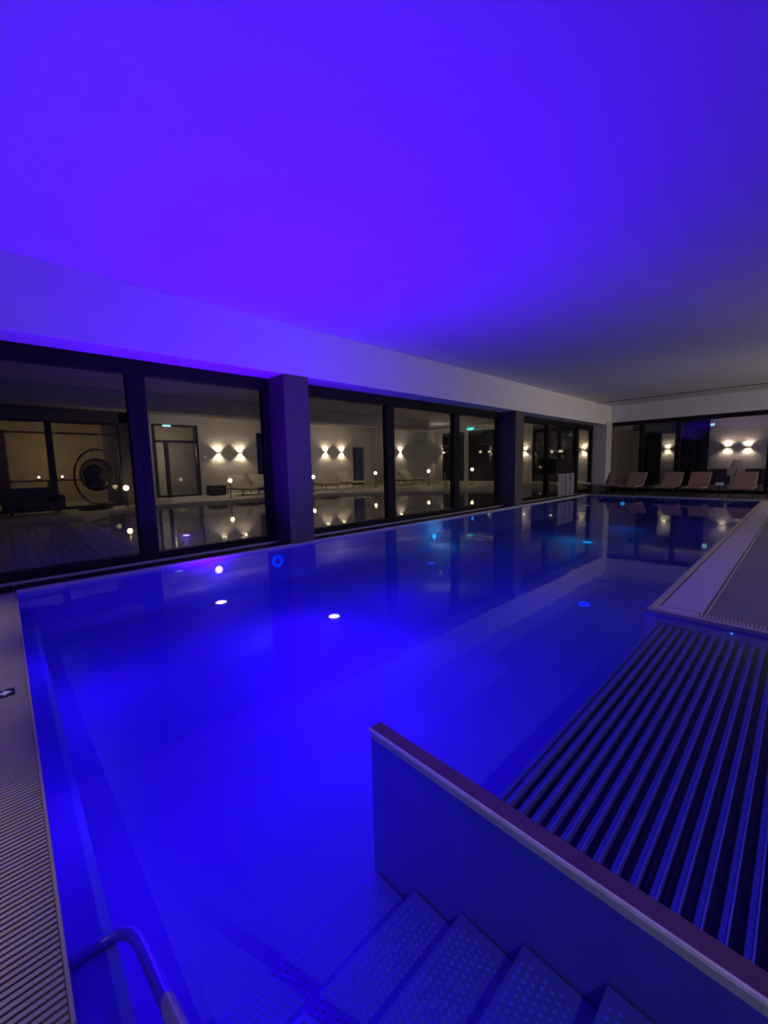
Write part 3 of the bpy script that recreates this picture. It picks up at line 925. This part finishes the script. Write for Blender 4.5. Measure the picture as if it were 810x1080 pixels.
# cream loungers beyond
LC = make_lounger(M_FABC)
H2 = PI / 2
cs = [(9.15, 19.3, 1.12, 1.35, 'wide cream lounger beside the black box below the two lamps'),
      (10.40, 19.3, 1.12, 1.35, 'wide cream lounger right of its twin below the two lamps near the door'),
      (14.2, 19.2, 1.1, 1.3, 'cream sun lounger below the lamps left of the black doorway'),
      (16.2, 19.2, 1.1, 1.3, 'cream sun lounger in front of the black doorway'),
      (20.6, 19.0, 1.1, 1.3, 'cream sun lounger left of its twin below the single wall lamp'),
      (22.2, 19.4, 1.1, 1.3, 'cream sun lounger right of its twin below the single wall lamp')]
for i, (x, y, sl_, sw_, lab) in enumerate(cs):
    o = LC if i == 0 else copy_tree(LC)
    o.location = (x, y, DZ)
    o.rotation_euler = (0, 0, H2)
    o.scale = (sl_, sw_, 1.15)
    tag(o, lab, 'sun lounger', 'cream sun loungers behind the windows')
bm = bmesh.new()
bx(bm, 7.75, 8.55, 21.0, 21.7, DZ + 0.04, 0.62)
bx(bm, 7.80, 8.50, 21.05, 21.65, DZ, DZ + .05)
tag(obj('storage_box', bm, M_BLACK, None, 0.01), 'low black box against the wall left of the cream loungers', 'box')

# hanging egg chair
root = empty('hanging_chair', (2.25, 17.55, DZ))
tag(root, 'dark rattan egg chair hanging from a curved stand', 'hanging chair')
bm = bmesh.new()
pts = []
for k in range(22):
    a = math.radians(-75 + k * (-215) / 21)
    pts.append((0.30 + 0.70 * math.cos(a), 0.0, 1.16 + 0.98 * math.sin(a)))
pts = [(0.25, 0, 0.05)] + pts
tube(bm, pts, 0.03, 8)
obj('stand', bm, M_BLACK, root, smooth=True)
bm = bmesh.new()
ring = [(0.15 + 0.5 * math.cos(2 * PI * k / 24), 0.45 * math.sin(2 * PI * k / 24), 0.03) for k in range(25)]
tube(bm, ring, 0.03, 8, False)
obj('base', bm, M_BLACK, root, smooth=True)
bm = bmesh.new()
for i in range(22):                        # woven shell: opening towards -Y and up-right
    th = math.radians(8 + i * 8)
    rad = math.sin(th)
    ring = []
    for k in range(25):
        ph = math.radians(-20 + k * 220 / 24)
        ring.append((0.26 + 0.50 * rad * math.cos(ph), 0.05 + 0.38 * rad * math.sin(ph), 1.24 + 0.58 * math.cos(th)))
    tube(bm, ring, 0.017, 5, False)
for k in range(15):
    ph = math.radians(-20 + k * 220 / 14)
    tube(bm, [(0.26 + 0.50 * math.sin(t) * math.cos(ph), 0.05 + 0.38 * math.sin(t) * math.sin(ph), 1.24 + 0.58 * math.cos(t)) for t in [math.radians(6 + j * 12) for j in range(15)]], 0.014, 5, False)
obj('basket', bm, M_WICK, root)
bm = bmesh.new()
bmesh.ops.create_uvsphere(bm, u_segments=18, v_segments=10, radius=0.36, matrix=Matrix.Translation((0.22, 0.0, 0.92)) @ Matrix.Diagonal((1, .9, .45, 1)))
bmesh.ops.create_uvsphere(bm, u_segments=18, v_segments=10, radius=0.36, matrix=Matrix.Translation((0.22, 0.18, 1.25)) @ Matrix.Diagonal((.95, .4, 1, 1)))
obj('cushion', bm, M_SOFA, root, smooth=True)
bm = bmesh.new()
tube(bm, [(0.22, 0.03, 1.8), (0.2, 0.0, 1.98), (0.1, 0.0, 2.17)], 0.012, 6)
obj('chain', bm, M_BLACK, root)


def sofa(loc, rz, wd, lab):
    root = empty('sofa', loc, rz)
    tag(root, lab, 'sofa', 'low dark sofas behind the nearest window')
    h = wd / 2
    bm = bmesh.new()
    bx(bm, -h, h, -0.4, 0.4, 0.1, 0.42)
    obj('seat', bm, M_SOFA, root, 0.04)
    bm = bmesh.new()
    bx(bm, -h, h, 0.22, 0.42, 0.42, 0.86)
    obj('backrest', bm, M_SOFA, root, 0.05)
    for s in (-1, 1):
        bm = bmesh.new()
        bx(bm, s * h - 0.09, s * h + 0.09, -0.4, 0.42, 0.1, 0.6)
        obj('armrest', bm, M_SOFA, root, 0.04)
    for sx in (-1, 1):
        for sy in (-1, 1):
            bm = bmesh.new()
            tube(bm, [(sx * (h - .1), sy * 0.32, 0), (sx * (h - .1), sy * 0.32, 0.12)], 0.025, 8)
            obj('leg', bm, M_BLACK, root)


sofa((-1.1, 17.2, DZ), 0.0, 1.7, 'low dark sofa at the picture edge behind the nearest window')
sofa((0.72, 17.4, DZ), 0.05, 1.35, 'low dark sofa left of the hanging chair')
for x, lab in ((1.2, 'tiny warm lamp on the ledge, leftmost behind the glazed opening'), (2.0, 'tiny warm lamp on the ledge left of the hanging chair'), (4.0, 'tiny warm lamp on the ledge right of the hanging chair')):
    root = empty('tea_light', (x, 23.0, 1.15))
    tag(root, lab, 'lamp', 'tiny lamps on the ledge')
    bm = bmesh.new()
    lathe(bm, [(0.05, 0), (0.06, 0.08), (0.055, 0.08), (0.045, 0.01)], 12)
    obj('holder', bm, M_BLACK, root)
    bm = bmesh.new()
    lathe(bm, [(0.04, 0.06), (0.05, 0.12), (0.03, 0.17), (0.001, 0.18)], 10)
    obj('flame_glass', bm, M_LEDW, root)
bm = bmesh.new()
bx(bm, -1.2, 4.4, 22.8, 23.2, 1.08, 1.15)
for x in (-1.1, 1.5, 4.3):
    bx(bm, x - .04, x + .04, 22.9, 23.1, DZ, 1.08)
tag(obj('ledge_table', bm, M_BLACK), 'long narrow dark ledge carrying the tiny lamps', 'table')


# ladder rails at the water edge beyond
def ladder(loc, rz, lab):
    root = empty('pool_ladder', loc, rz)
    tag(root, lab, 'ladder')
    for s in (-1, 1):
        bm = bmesh.new()
        tube(bm, [(s * 0.25, 0.35, 0), (s * 0.25, 0.35, 0.7), (s * 0.25, 0.3, 0.82), (s * 0.25, 0.2, 0.88), (s * 0.25, 0.05, 0.82), (s * 0.25, -0.08, 0.6), (s * 0.25, -0.12, -0.5)], 0.02, 8)
        obj('rail', bm, M_STEEL, root, smooth=True)
    bm = bmesh.new()
    for z in (-0.3, -0.05):
        bx(bm, -0.25, 0.25, -0.16, -0.08, z - 0.015, z + 0.015)
    obj('rungs', bm, M_STEEL, root)


ladder((16.9, 12.75, DZ), math.radians(-40), 'steel ladder rails at the water edge in the middle window')

# reflected pool lamp, built as a lamp behind the glass
pool_light((4.04, 13.3, -0.62), 'Z', 0.10, M_LENS, 'reflected white violet pool lamp, built behind the window left of the column')
lamp('basin_fill', 'POINT', (4.04, 13.3, -0.45), 7, (0.05, 0.0, 1.0), 0.0)
